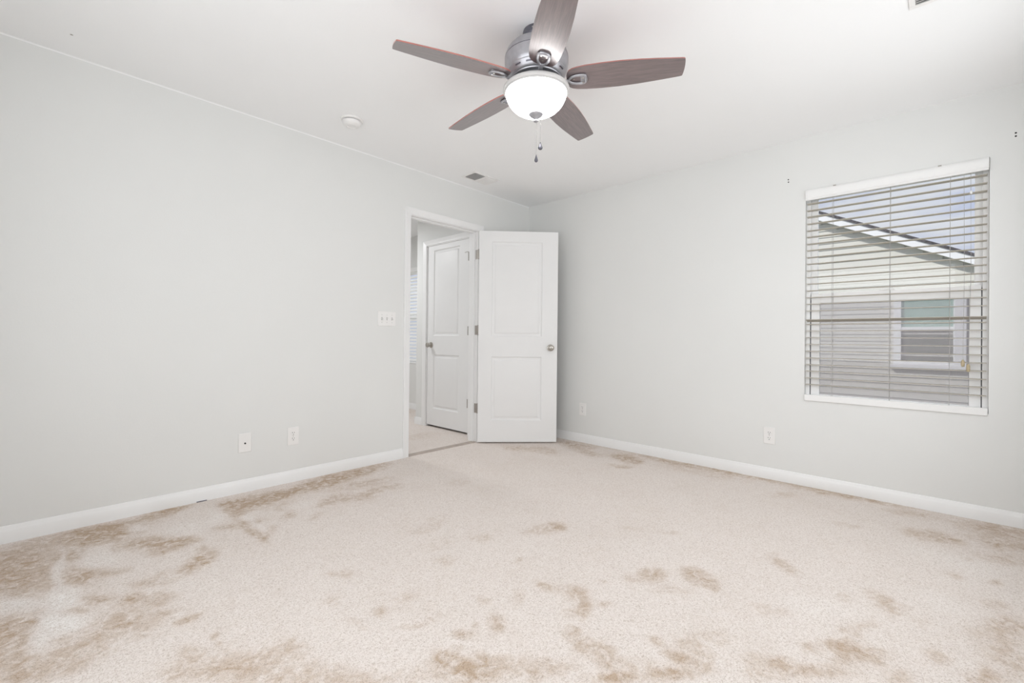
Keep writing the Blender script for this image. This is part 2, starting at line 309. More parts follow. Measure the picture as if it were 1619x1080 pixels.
BLOBS = [(-3.75,-0.326,0.2,0.118,1.94,0.6),(-3.691,-0.123,0.124,0.096,-2.9,0.35),(-3.493,-0.173,0.141,0.103,1.59,0.9),(-3.721,-0.543,0.17,0.09,1.84,0.7),
(-3.594,-0.402,0.085,0.049,1.71,0.6),(-3.786,-0.405,0.207,0.066,1.74,0.5),(-3.743,-1.01,0.141,0.048,1.67,0.85),(-3.761,-1.165,0.134,0.042,1.73,0.6),
(-3.706,-0.975,0.055,0.019,1.74,0.5),(-3.586,-0.659,0.085,0.046,1.6,0.6),(-3.529,-0.667,0.074,0.046,1.77,0.5),(-3.566,-0.629,0.129,0.029,1.56,0.3),
(-3.626,-0.951,0.065,0.02,2.35,0.7),(-3.548,-0.933,0.05,0.027,2.05,0.6),(-3.483,-1.012,0.06,0.039,2.41,0.4),(-3.464,-0.732,0.043,0.028,3.0,0.5),
(-3.444,-1.022,0.028,0.025,1.39,1.0),(-3.424,-1.017,0.019,0.008,1.71,0.7),(-3.392,-1.104,0.061,0.048,2.24,0.55),(-3.376,-1.235,0.043,0.026,2.47,0.4),
(-3.336,-0.936,0.076,0.059,-2.57,0.4),(-3.416,-0.923,0.039,0.027,2.36,0.4),(-3.534,-1.176,0.096,0.062,1.57,0.5),(-3.481,-1.154,0.079,0.036,1.79,0.5),
(-3.44,-1.247,0.085,0.049,1.62,0.35),(-3.617,-1.272,0.111,0.078,1.95,0.5),(-3.701,-1.322,0.115,0.052,2.37,0.5),(-3.395,-0.164,0.104,0.086,1.51,0.8),
(-3.453,-0.265,0.078,0.056,1.73,0.6),(-3.22,-0.06,0.102,0.082,0.86,0.85),(-3.125,-0.019,0.077,0.059,-2.79,0.8),(-3.335,-0.483,0.109,0.067,2.32,0.85),
(-3.237,-0.563,0.077,0.067,1.59,0.95),(-3.309,-0.63,0.048,0.04,1.69,0.5),(-3.353,-0.283,0.044,0.025,2.33,0.5),(-3.447,-0.445,0.085,0.018,1.51,0.35),
(-3.161,-0.725,0.032,0.022,1.54,0.5),(-3.186,-0.858,0.083,0.052,1.17,0.7),(-3.152,-0.816,0.052,0.038,1.34,0.5),(-3.245,-0.918,0.049,0.025,1.31,0.6),
(-3.148,-0.604,0.027,0.024,2.06,0.4),(-2.9,-0.216,0.108,0.075,1.22,0.85),(-2.911,-0.371,0.087,0.048,1.35,0.6),(-2.785,-0.228,0.133,0.11,3.09,0.8),
(-2.64,-0.23,0.107,0.076,3.08,0.8),(-2.469,-0.195,0.181,0.092,-3.09,0.85),(-2.371,-0.163,0.126,0.097,-2.96,0.6),(-2.679,-0.438,0.08,0.057,-2.53,0.4),
(-2.721,-0.6,0.057,0.034,0.91,0.5),(-2.919,-0.563,0.087,0.048,2.86,0.6),(-2.94,-0.732,0.123,0.024,1.57,0.7),(-2.926,-0.798,0.043,0.021,1.45,0.5),
(-3.041,-0.521,0.042,0.035,2.15,0.35),(-2.854,-0.743,0.072,0.025,-2.11,0.4),(-2.264,-0.172,0.173,0.101,-2.78,0.7),(-2.146,-0.123,0.193,0.101,-3.01,0.7),
(-1.901,-0.093,0.192,0.075,-3.01,0.6),(-2.396,-0.539,0.089,0.076,0.53,0.5),(-2.274,-0.629,0.082,0.066,-2.88,0.5),(-2.512,-0.575,0.057,0.044,2.42,0.45),
(-2.614,-0.721,0.053,0.03,0.96,0.35),(-2.15,-0.567,0.096,0.048,3.14,0.4),(-2.042,-0.584,0.088,0.05,3.06,0.35),(-2.208,-0.382,0.167,0.067,2.99,0.35),
(-2.045,-0.429,0.143,0.077,-3.05,0.3),(-2.808,-1.415,0.054,0.026,2.24,0.4),(-2.927,-1.58,0.037,0.022,1.34,0.35),(-2.934,-1.766,0.062,0.015,1.68,0.25),
(-2.829,-1.778,0.033,0.031,1.46,0.45),(-2.721,-1.76,0.043,0.031,2.69,0.3),(-2.797,-1.932,0.053,0.014,2.69,0.35),(-2.71,-1.943,0.034,0.019,2.73,0.25),
(-3.34,-1.324,0.03,0.018,2.82,0.8),(-3.307,-1.321,0.019,0.013,-2.68,0.5),(-3.295,-1.498,0.017,0.008,1.58,0.6),(-3.295,-1.548,0.013,0.007,1.79,0.4),
(-3.342,-1.636,0.104,0.06,2.41,0.5),(-3.368,-1.528,0.047,0.025,1.94,0.4),(-3.3,-1.736,0.115,0.038,2.27,0.5),(-3.159,-1.743,0.061,0.052,1.42,0.4),
(-3.216,-1.746,0.102,0.048,2.18,0.35),(-3.099,-1.925,0.115,0.039,2.29,0.35),(-3.006,-2.057,0.15,0.03,2.33,0.35),(-3.188,-1.87,0.057,0.024,2.23,0.4),
(-2.828,-2.145,0.048,0.038,2.1,0.95),(-2.813,-2.218,0.054,0.034,1.83,1.0),(-2.86,-2.17,0.033,0.028,1.3,0.5),(-2.712,-2.086,0.038,0.023,2.47,0.6),
(-2.757,-2.122,0.025,0.015,2.28,0.4),(-2.584,-2.124,0.039,0.029,1.19,0.6),(-2.741,-2.254,0.055,0.034,1.59,0.7),(-2.684,-2.253,0.036,0.024,1.33,0.4),
(-2.646,-2.076,0.011,0.01,1.9,0.4),(-2.522,-1.993,0.034,0.029,0.93,0.25),(-2.428,-1.644,0.058,0.046,2.12,0.25),(-2.806,-2.281,0.074,0.02,2.34,0.5),
(-2.281,-2.093,0.036,0.024,1.35,0.55),(-2.237,-2.172,0.056,0.037,1.95,0.35),(-2.231,-2.229,0.057,0.033,-2.49,0.6),(-2.302,-2.306,0.055,0.024,-2.76,0.65),
(-2.35,-2.284,0.037,0.031,0.13,0.4),(-2.413,-2.074,0.052,0.025,0.73,0.3),(-2.437,-2.34,0.033,0.027,2.62,0.7),(-2.472,-2.397,0.037,0.025,-2.26,0.5),
(-2.46,-2.462,0.064,0.04,-1.76,0.6),(-2.476,-2.507,0.037,0.027,2.63,0.5),(-2.66,-2.377,0.096,0.047,2.37,0.5),(-2.526,-2.559,0.057,0.025,2.4,0.95),
(-2.416,-2.665,0.077,0.025,2.39,0.9),(-2.427,-2.578,0.06,0.032,2.47,0.3),(-2.216,-2.343,0.025,0.016,2.53,0.6),(-2.079,-2.244,0.022,0.014,2.54,0.4),
(-1.875,-2.38,0.067,0.051,0.31,0.65),(-1.964,-2.333,0.056,0.038,2.65,0.35),(-1.733,-2.494,0.055,0.047,1.57,0.5),(-1.786,-2.536,0.06,0.049,0.82,0.5),
(-1.815,-2.602,0.029,0.025,1.04,0.5),(-1.764,-2.572,0.03,0.026,2.6,0.4),(-1.954,-2.48,0.074,0.038,2.27,0.25),(-2.274,-2.578,0.024,0.017,1.44,0.7),
(-2.31,-2.658,0.046,0.031,1.52,0.6),(-2.223,-2.684,0.056,0.041,1.44,0.5),(-2.303,-2.705,0.053,0.037,2.05,0.6),(-2.132,-2.737,0.02,0.009,2.49,0.5),
(-2.128,-2.69,0.063,0.028,2.29,0.2),(-1.814,-1.757,0.091,0.05,2.85,0.35),(-1.766,-1.771,0.051,0.039,1.56,0.45),(-1.892,-1.713,0.068,0.035,2.89,0.3),
(-2.153,-1.579,0.064,0.044,2.31,0.25),(-2.193,-1.874,0.031,0.018,-2.95,0.35),(-1.511,-2.074,0.039,0.025,1.99,0.3),(-1.41,-2.255,0.041,0.022,2.53,0.3),
(-2.137,-1.251,0.071,0.053,2.19,0.15),(-2.263,-1.304,0.091,0.044,3.09,0.2),(-1.664,-0.826,0.071,0.064,1.3,0.2),(-0.633,-0.453,0.138,0.09,1.79,0.5),
(-0.521,-0.661,0.162,0.091,1.36,0.45),(-0.13,-0.659,0.185,0.089,1.46,0.6),(-0.192,-0.848,0.134,0.109,0.05,0.4),(-0.223,-1.291,0.137,0.092,1.25,0.75),
(-0.258,-1.399,0.11,0.072,0.77,0.6),(-0.487,-1.411,0.088,0.056,2.02,0.55),(-0.309,-0.995,0.122,0.075,1.31,0.5),(0.046,-0.903,0.418,0.069,-1.59,0.7),
(-0.066,-1.586,0.224,0.076,-1.68,0.6),(-0.013,-1.929,0.236,0.077,1.62,0.6),(-0.015,-2.072,0.135,0.074,1.57,0.6),(0.015,-2.37,0.201,0.089,1.62,0.7),
(-0.023,-2.685,0.175,0.081,1.66,0.8),(-0.311,-2.522,0.092,0.045,2.6,0.35),(-0.012,-2.954,0.187,0.076,1.68,0.7),(-0.152,-3.141,0.117,0.063,1.99,0.45),
(-0.493,-3.202,0.085,0.076,-1.97,0.5),(-0.472,-3.298,0.073,0.042,-2.51,0.5),(0.11,-3.305,0.164,0.088,1.69,0.6),(-0.121,-3.499,0.149,0.115,2.15,0.6),
(-0.379,-3.524,0.102,0.061,2.29,0.7),(-0.596,-3.488,0.125,0.051,2.23,0.45),(-0.31,-3.442,0.103,0.079,2.4,0.35),(-0.191,-1.898,0.278,0.108,1.64,0.25),
(-0.722,-3.359,0.028,0.017,-0.31,0.5),(-0.922,-3.437,0.032,0.018,-0.34,0.6),(-0.966,-3.313,0.041,0.029,-2.92,0.4),(-1.383,-2.755,0.082,0.04,-2.41,0.45),
(-0.63,-2.868,0.042,0.026,2.56,0.3),(-0.628,-2.929,0.038,0.018,2.88,0.3),(-1.446,-3.112,0.064,0.044,-2.45,0.5),(-1.494,-3.133,0.039,0.024,3.13,0.3),
(-1.516,-2.991,0.044,0.021,-0.19,0.25),(-1.162,-3.414,0.045,0.028,2.55,0.4),(-1.315,-3.451,0.081,0.043,-0.25,0.45),(-1.399,-3.415,0.147,0.052,2.86,0.3),
(-1.772,-3.032,0.033,0.027,1.61,0.4),(-1.689,-3.067,0.073,0.017,2.63,0.35),(-1.898,-2.996,0.071,0.033,2.61,0.5),(-1.877,-3.061,0.063,0.048,2.49,0.7),
(-1.953,-3.045,0.042,0.02,2.65,0.4),(-1.857,-3.123,0.056,0.021,3.07,0.5),(-2.102,-2.912,0.043,0.032,2.24,0.6),(-1.968,-2.946,0.023,0.017,-2.43,0.4),
(-2.077,-3.006,0.118,0.03,2.39,0.5),(-1.923,-3.173,0.047,0.021,2.7,0.5),(-1.709,-3.255,0.053,0.035,3.12,0.4),(-1.741,-3.36,0.062,0.024,2.68,0.55),
(-1.514,-3.221,0.043,0.022,-0.21,0.2),(-2.173,-2.858,0.074,0.043,2.91,0.4),(-1.6,-3.429,0.135,0.037,-0.19,0.4),(-1.812,-2.807,0.057,0.029,2.36,0.25),
(-3.171,-0.55,0.038,0.026,2.75,0.3),(-2.332,-1.499,0.094,0.054,2.83,0.15),(-3.629,-0.527,0.195,0.018,1.49,-0.8),(-3.643,-0.818,0.111,0.033,1.64,-0.9),
(-3.659,-0.971,0.143,0.024,1.5,-0.7),(-3.63,-1.052,0.079,0.044,1.92,-0.9),(-3.697,-1.113,0.082,0.022,1.56,-0.8),(-3.745,-0.773,0.086,0.022,2.38,-0.6),
(-3.769,-0.805,0.062,0.025,2.34,-0.4),(-3.499,-0.54,0.097,0.06,1.71,-0.5),(-3.338,-0.221,0.064,0.033,1.66,-0.7),(-3.144,-0.417,0.1,0.09,1.94,-0.4),
(-2.985,-0.296,0.146,0.038,1.33,-0.5),(-2.875,-0.571,0.161,0.016,1.6,-0.5),(-2.618,-0.469,0.104,0.056,2.55,-0.35),(-3.733,0.018,0.115,0.042,-3.05,-0.6),
(-0.828,-3.375,0.155,0.075,-0.2,-0.3),(-0.785,-3.252,0.109,0.105,-2.72,-0.25),(-1.289,-3.254,0.089,0.068,-3.04,-0.25),(-1.654,-2.94,0.124,0.067,2.14,-0.25),
(-2.68,-2.235,0.033,0.024,2.33,-0.4),(-2.75,-2.098,0.029,0.019,2.27,-0.3)]

struct(carpet('floor', X0, 0, Y0, 0.02, .0125, BLOBS))
struct(carpet('floor_hall', -2.4, 0, .02, 3.7, .04, [(-1.0, .6, .2, .1, .3, .25), (-.5, 1.9, .3, .1, .3, .6)]))
struct(MB().box(X0, 0, Y0, 3.7, -.1, -.004).build('floor_slab', M['trim']))
struct(MB().prism([(.0, 0), (.008, .005), (.062, .006), (.070, 0)], lambda p: (-1.519, p[0]-.006, p[1]), lambda p: (-.748, p[0]-.006, p[1])).build('trim_1', mat('tan_threshold_strip', (.47, .40, .35), .6, var=.2, vscale=20)), 'tan threshold strip across the doorway')

# skirting boards
BP = [(0, 0), (.0125, 0), (.0125, .056), (.0095, .062), (.0075, .070), (.004, .080), (0, .082)]
def base_y(name, x0, x1, y, s): return struct(MB().prism(BP, lambda p: (x0, y+s*p[0], p[1]), lambda p: (x1, y+s*p[0], p[1])).build(name, M['trim']))
def base_x(name, y0, y1, x, s): return struct(MB().prism(BP, lambda p: (x+s*p[0], y0, p[1]), lambda p: (x+s*p[0], y1, p[1])).build(name, M['trim']))
base_y('baseboard_left', X0, -1.572, 0, -1); base_y('baseboard_left_corner', -.690, 0, 0, -1)
base_x('baseboard_right', Y0, -.0125, 0, -1); base_y('baseboard_back', X0+.0125, -.0125, Y0, 1); base_x('baseboard_near', Y0, -.0125, X0, 1)
base_x('baseboard_hall_right', 1.087, 1.215, HX, -1); base_y('baseboard_hall_corner', HX-.0125, 0, 1.215, 1); base_x('baseboard_hall_far', 1.23, 3.7, 0, -1)
base_y('baseboard_hall_end', -2.39, -.0125, 3.7, -1); base_x('baseboard_hall_left', .2, 3.69, -2.4, 1)
struct(MB().prism([(0, 0), (.006, 0), (0, .006)], lambda p: (X0, -p[0], H-p[1]), lambda p: (0, -p[0], H-p[1])).build('trim_2', M['ceil']))

# door frame of the doorway: jambs, head, stops, casing
def casing(prefix_mb, P, a0, a1, ztop, w=.057, reveal=.005):
    """casing around an opening; P maps (along, out, z) to 3D"""
    prof = [(0, 0), (0, .009), (.006, .011), (.014, .010), (.030, .013), (.046, .016), (.054, .017), (.057, .014), (.057, 0)]
    for sgn, a in ((-1, a0-reveal), (1, a1+reveal)):
        # side pieces, mitred at the top
        prefix_mb.prism(prof, lambda p: P(a+sgn*p[0], p[1], 0), lambda p: P(a+sgn*p[0], p[1], ztop+reveal+p[0]))
    prefix_mb.prism(prof, lambda p: P(a0-reveal-p[0], p[1], ztop+reveal+p[0]), lambda p: P(a1+reveal+p[0], p[1], ztop+reveal+p[0]))
JL, JR, JT = -1.519, -.748, 2.045
mb = MB()
mb.box(DX0, JL, -.001, .116, 0, JT+.018); mb.box(JR, DX1, -.001, .116, 0, JT+.018); mb.box(JL, JR, -.001, .116, JT, JT+.018)
mb.box(JL, JL+.011, .040, .075, 0, JT); mb.box(JR-.011, JR, .040, .075, 0, JT); mb.box(JL+.011, JR-.011, .040, .075, JT-.011, JT)
struct(mb.build('trim_3', M['trim']), 'white door frame')
mb = MB(); casing(mb, lambda a, o, z: (a, -o, z), JL, JR, JT); casing(mb, lambda a, o, z: (a, .115+o, z), JL, JR, JT)
struct(mb.build('trim_4', M['trim']), 'white moulded casing around the doorway')

# panelled door slab: u from hinge, v thickness (0 = shown face), z
def door_slab(w, h, t, pu, pz):
    mb = MB(); us = [0, pu[0], pu[1], w]; zs = [0]+[z for q in pz for z in q]+[h]
    for face, sg in ((0, 1), (t, -1)):
        for i in range(3):
            for j in range(len(zs)-1):
                if i == 1 and j % 2 == 1: continue
                mb.add([(us[i], face, zs[j]), (us[i+1], face, zs[j]), (us[i+1], face, zs[j+1]), (us[i], face, zs[j+1])], [(0, 1, 2, 3)])
        for (a, b) in pz:
            rings = [(0, 0), (.004, .0035), (.010, .0085), (.020, .0095), (.028, .0085), (.038, .0015), (.041, .001)]
            vs = []
            for (ins, d) in rings:
                vs += [(pu[0]+ins, face+sg*d, a+ins), (pu[1]-ins, face+sg*d, a+ins), (pu[1]-ins, face+sg*d, b-ins), (pu[0]+ins, face+sg*d, b-ins)]
            fs = [(4*k+e, 4*k+(e+1) % 4, 4*k+4+(e+1) % 4, 4*k+4+e) for k in range(len(rings)-1) for e in range(4)]
            fs.append(tuple(4*(len(rings)-1)+e for e in range(4))); mb.add(vs, fs)
    # rim
    for j in range(len(zs)-1):
        for u in (0, w): mb.add([(u, 0, zs[j]), (u, t, zs[j]), (u, t, zs[j+1]), (u, 0, zs[j+1])], [(0, 1, 2, 3)])
    for i in range(3):
        for z in (0, h): mb.add([(us[i], 0, z), (us[i+1], 0, z), (us[i+1], t, z), (us[i], t, z)], [(0, 1, 2, 3)])
    return mb
def knob_mb(sg=-1):
    """round knob standing off along sg*y"""
    prof = [(0.0001, 0), (.033, 0), (.033, .004), (.030, .008), (.014, .011), (.012, .028), (.016, .034), (.026, .042), (.0285, .052), (.026, .060), (.017, .0655), (.008, .0665), (.0001, .066)]
    return MB().lathe([(r, sg*h) for r, h in prof], 32, axis='y')
HZ = (.330, 1.087, 1.822)
# bedroom door, swung open into the room
ANG = math.radians(-43.6); ud = Vector((math.cos(ANG), math.sin(ANG), 0)); nd = Vector((math.sin(ANG), -math.cos(ANG), 0))  # nd points at the room
pin = Vector((-.747, -.012, 0)); org = pin+nd*.041+ud*.004
door = door_slab(.762, 2.027, .035, (.124, .612), [(.205, .820), (1.013, 1.926)]).build('door_1', M['door'], loc=(org.x, org.y, .014), rot=(0, 0, ANG), bevel=.0015)
struct(door, 'white two-panel door swung open into the bedroom')
k = knob_mb(-1).build('door_knob', M['nickel'], door, loc=(.697, 0, .909)); k['label'] = 'satin nickel door knob'
MB().lathe([(.0001, -.0668), (.004, -.0665), (.004, -.064), (.0001, -.064)], 12, axis='y').build('privacy_pin', M['dark'], k)
knob_mb(1).build('door_knob', M['nickel'], door, loc=(.697, .035, .909))
MB().box(.760, .7635, .006, .029, .875, .945).build('latch_plate', M['nickel'], door)
for z in HZ:
    MB().box(-.0016, .0005, .004, .033, z-.058, z+.032).build('hinge', M['hinge'], door)
# hinge leaves on the jamb with their knuckles
for i, z in enumerate(HZ):
    z += .0
    mb = MB(); mb.box(JR-.0025, JR+.0003, -.006, .031, z-.045, z+.045)
    mb.lathe([(.0001, z-.05), (.004, z-.048), (.0065, z-.045), (.0065, z+.045), (.004, z+.048), (.0001, z+.05)], 12, c=(pin.x+.001, pin.y+.002, 0))
    o = mb.build('door_hinge', M['hinge']); tag(o, ['nickel hinge at the foot of the open bedroom door', 'nickel hinge halfway up the open bedroom door', 'nickel hinge near the top of the open bedroom door'][i], 'hinge', 'hinges on the bedroom door frame')
# hall closet door, shut
d2 = door_slab(.722, 2.030, .035, (.110, .560), [(.19, .80), (1.01, 1.975)])
d2 = d2.build('door_2', M['door'], loc=(HX+.012, .296, .018), rot=(0, 0, math.radians(90)), bevel=.0015)
# rotated by +90: u -> +y, v -> -x ; shown face must look to -x, so flip it
d2.location = (HX+.010, 1.016, .022); d2.rotation_euler = (0, 0, math.radians(-90))
struct(d2, 'white two-panel closet door across the hall')
knob_mb(-1).build('door_knob', M['nickel'], d2, loc=(.072, 0, .905))
mb = MB(); mb.box(HX-.001, HX+.101, .278, .294, 0, 2.072); mb.box(HX-.001, HX+.101, 1.018, 1.032, 0, 2.072); mb.box(HX-.001, HX+.101, .294, 1.018, 2.053, 2.072)
struct(mb.build('trim_5', M['trim']), 'frame of the hall closet door')
mb = MB(); casing(mb, lambda a, o, z: (HX-o, a, z), .292, 1.020, 2.055); struct(mb.build('trim_6', M['trim']), 'moulded casing of the hall closet door')
for i, z in enumerate((.33, 1.085, 1.86)):
    o = MB().lathe([(.0001, z-.047), (.006, z-.045), (.006, z+.045), (.0001, z+.047)], 10, c=(HX-.003, .299, 0)).build('door_hinge', M['hinge'])
    tag(o, ['nickel hinge at the foot of the closed hall door', 'nickel hinge halfway up the closed hall door', 'nickel hinge near the top of the closed hall door'][i], 'hinge', 'hinges on the hall door')
tag(MB().tube([(HX-.006, .300, 1.905), (HX-.014, .318, 1.907), (HX-.012, .352, 1.902)], [.0035, .003, .002], 6).build('hinge_pin_stop', M['hinge']), 'small metal stop on the top hinge of the closed hall door', 'door stop')

# ------------------------------------------------------------------ bedroom window
w1 = struct(empty('window_1', (0, (WY0+WY1)/2, WZ0)), 'white vinyl single-hung window')
wy = (WY0+WY1)/2
def wbox(mb, x0, x1, y0, y1, z0, z1): mb.box(x0, x1, y0-wy, y1-wy, z0-WZ0, z1-WZ0)
def rect_frame(x0, x1, oy0, oy1, oz0, oz1, iy0, iy1, iz0, iz1):
    mb = MB(); wbox(mb, x0, x1, oy0, iy0, oz0, oz1); wbox(mb, x0, x1, iy1, oy1, oz0, oz1); wbox(mb, x0, x1, iy0, iy1, oz0, iz0); wbox(mb, x0, x1, iy0, iy1, iz1, oz1); return mb
rect_frame(.085, .14, WY0, WY1, WZ0, WZ1, -3.441, -2.592, .622, 2.040).build('window_frame', M['vinyl'], w1, bevel=.002)
mb = MB(); wbox(mb, .050, .085, WY0, -3.4385, WZ0, WZ1); wbox(mb, .050, .085, -2.5945, WY1, WZ0, WZ1); mb.build('jamb_liner', M['vinyl'], w1, bevel=.001)
mb = MB(); wbox(mb, .060, .086, -3.4385, -3.4335, .622, 1.33); wbox(mb, .060, .086, -2.600, -2.5945, .622, 1.30); mb.build('sash_gap_shade', M['gasket_gap'], w1)  # dark strips painted as the shade in the gaps beside the lower sash
rect_frame(.088, .112, -3.441, -2.592, 1.300, 2.040, -3.407, -2.632, 1.334, 2.012).build('upper_sash', M['vinyl'], w1, bevel=.002)
rect_frame(.056, .083, -3.434, -2.600, .606, 1.345, -3.385, -2.651, .640, 1.276).build('lower_sash', M['vinyl'], w1, bevel=.002)
mb = MB(); wbox(mb, .098, .102, -3.407, -2.632, 1.334, 2.012); mb.build('pane', M['glass'], w1)
mb = MB(); wbox(mb, .068, .072, -3.385, -2.651, .640, 1.276); mb.build('pane', M['glass'], w1)
mb = MB(); wbox(mb, .0665, .0675, -3.3875, -3.384, .640, 1.276); wbox(mb, .0665, .0675, -2.652, -2.6485, .640, 1.276); mb.build('glazing_gasket', M['gasket_gap'], w1)
mb = MB(); wbox(mb, .124, .1245, -3.436, -2.597, .625, 1.33); sc_ = mb.build('insect_screen', M['screen'], w1)
mb = MB(); wbox(mb, .044, .058, -3.05, -2.98, 1.343, 1.353); mb.build('sash_lock', M['vinyl'], w1, bevel=.002)
mb = MB(); wbox(mb, .0, .055, WY0, WY1, WZ0-.0, WZ0+.006); mb.build('sill_lining', M['trim'], w1)

# ------------------------------------------------------------------ blind
bl = empty('window_blind', (0, wy, WZ0)); tag(bl, 'white two-inch slatted blind hanging open in the bedroom window', 'blind')
BY0, BY1 = -3.458, -2.574
# valance with moulded face, mitred returns
vp = [(.004, 1.992), (-.008, 1.992), (-.010, 2.000), (-.015, 2.006), (-.015, 2.030), (-.018, 2.036), (-.018, 2.050), (-.014, 2.058), (-.010, 2.063), (.004, 2.063)]
MB().prism(vp, lambda p: (p[0], BY0-wy, p[1]-WZ0), lambda p: (p[0], BY1-wy, p[1]-WZ0)).build('valance', M['blind'], bl)
mb = MB(); wbox(mb, -.014, .002, BY0-.002, BY0, 1.998, 2.062); mb.build('valance_gap_shade', M['cord'], bl)  # grey strip painted as the dark gap past the valance
mb = MB(); wbox(mb, .008, .048, BY0+.004, BY1-.004, 2.014, 2.055); mb.build('headrail', M['blind'], bl, bevel=.002)
for yy in (-2.74, -3.255):
    mb = MB(); wbox(mb, -.016, -.002, yy-.008, yy+.008, 2.060, 2.0655); mb.build('valance_clip', M['hinge'], bl)
def slat_mb(half=.0245, th=.0028, L=(BY1-BY0)/2-.004):
    n = 6; top = []; bot = []
    for i in range(n+1):
        u = -half+2*half*i/n; c = .0026*(1-(u/half)**2); top.append((u, c+th/2)); bot.append((u, c-th/2))
    prof = top+bot[::-1]
    return MB().prism(prof, lambda p: (p[0], -L, p[1]), lambda p: (p[0], L, p[1]))
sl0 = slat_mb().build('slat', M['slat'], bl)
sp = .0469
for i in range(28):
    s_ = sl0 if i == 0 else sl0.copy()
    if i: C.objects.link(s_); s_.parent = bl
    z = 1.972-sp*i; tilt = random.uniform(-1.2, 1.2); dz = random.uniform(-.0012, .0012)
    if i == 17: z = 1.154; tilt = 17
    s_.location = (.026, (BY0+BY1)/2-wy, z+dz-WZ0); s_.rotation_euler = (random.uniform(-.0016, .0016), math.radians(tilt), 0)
mb = MB(); wbox(mb, -.006, .048, BY0, BY1, .618, .636); wbox(mb, -.012, .004, BY0-.001, BY1+.001, .596, .640); mb.build('bottom_rail', M['blind'], bl, bevel=.004)
for yy in (-2.727, -3.028, -3.302):
    for xx in (.0015, .0505):
        mb = MB(); mb.tube([(xx, yy-wy, 2.014-WZ0), (xx, yy-wy, .636-WZ0)], .0012, 6); mb.build('ladder_cord', M['cord'], bl)
mb = MB(); mb.tube([(-.004, -3.386-wy, 2.0-WZ0), (-.006, -3.389-wy, 1.4-WZ0), (-.006, -3.380-wy, .885-WZ0)], .0013, 6); lc = mb.build('lift_cord', M['cord'], bl)
mb = MB(); mb.lathe([(.0001, 0), (.006, 0), (.009, .012), (.008, .035), (.004, .045), (.0001, .046)], 14, c=(-.006, -3.380-wy, .842-WZ0))
mb.lathe([(.0001, 0), (.006, 0), (.009, .012), (.008, .03), (.004, .04), (.0001, .041)], 14, c=(-.006, -3.358-wy, .870-WZ0)); mb.build('cord_tassel', M['tassel'], bl)
mb = MB(); mb.tube([(-.004, -3.358-wy, 2.0-WZ0), (-.006, -3.362-wy, 1.4-WZ0), (-.006, -3.358-wy, .910-WZ0)], .0009, 6); mb.build('lift_cord', M['cord'], bl)
MB().lathe([(.0001, 0), (.005, .002), (.006, .012), (.003, .02), (.0001, .021)], 12, c=(-.005, -3.388-wy, 1.868-WZ0)).build('cord_stop', M['vinyl'], bl)

# ------------------------------------------------------------------ hall window and blind
w2 = struct(empty('window_2', (0, 2.17, .64)), 'hall window seen past the closet wall')
def hb(x0, x1, y0, y1, z0, z1, mb=None): mb = mb or MB(); return mb.box(x0, x1, y0-2.17, y1-2.17, z0-.64, z1-.64)
mb = hb(.08, .13, 1.72, 1.77, .64, 2.0); hb(.08, .13, 2.57, 2.62, .64, 2.0, mb); hb(.08, .13, 1.77, 2.57, .64, .69, mb); hb(.08, .13, 1.77, 2.57, 1.95, 2.0, mb); hb(.075, .13, 1.77, 2.57, 1.28, 1.34, mb); mb.build('window_frame', M['vinyl'], w2)
hb(.1, .104, 1.77, 2.57, .69, 1.95).build('pane', M['glass'], w2)
b2 = empty('window_blind', (0, 2.17, .64)); tag(b2, 'white slatted blind in the far hall window, seen through the doorway', 'blind')
hb(-.012, .05, 1.722, 2.618, 1.94, 1.998).build('valance', M['blind'], b2, bevel=.003)
s0 = slat_mb(L=.444).build('slat', M['blind'], b2)
for i in range(27):
    q = s0 if i == 0 else s0.copy()
    if i: C.objects.link(q); q.parent = b2
    q.location = (.026, 0, 1.915-.64-.0469*i); q.rotation_euler = (0, math.radians(-50), 0)
hb(.0, .05, 1.724, 2.616, .642, .66).build('bottom_rail', M['blind'], b2, bevel=.003)

# ------------------------------------------------------------------ unseen opaque windows added behind the camera to carry the fill lamps
for nm, mk in (('added_window_back', lambda a0, a1, u0, u1, z0, z1, mb: mb.box(u0, u1, a0, a1, z0, z1)), ('added_window_side', lambda a0, a1, u0, u1, z0, z1, mb: mb.box(a0, a1, u0, u1, z0, z1))):
    A = Y0 if nm == 'added_window_back' else X0; u0, u1 = (-2.75, -.45) if nm == 'added_window_back' else (-3.45, -1.15); um = (u0+u1)/2
    mb = MB()
    for a, b, c, d in ((u0, u0+.05, .68, 2.08), (u1-.05, u1, .68, 2.08), (um-.03, um+.03, .73, 2.03), (u0+.05, u1-.05, .68, .73), (u0+.05, u1-.05, 2.03, 2.08)): mk(A-.11, A-.06, a, b, c, d, mb)
    wn = struct(mb.build(nm, M['vinyl']))
    mb = MB(); mk(A-.087, A-.083, u0+.05, u1-.05, .73, 2.03, mb); mb.build('pane', M['trim'], wn)  # opaque white sheet in place of glass

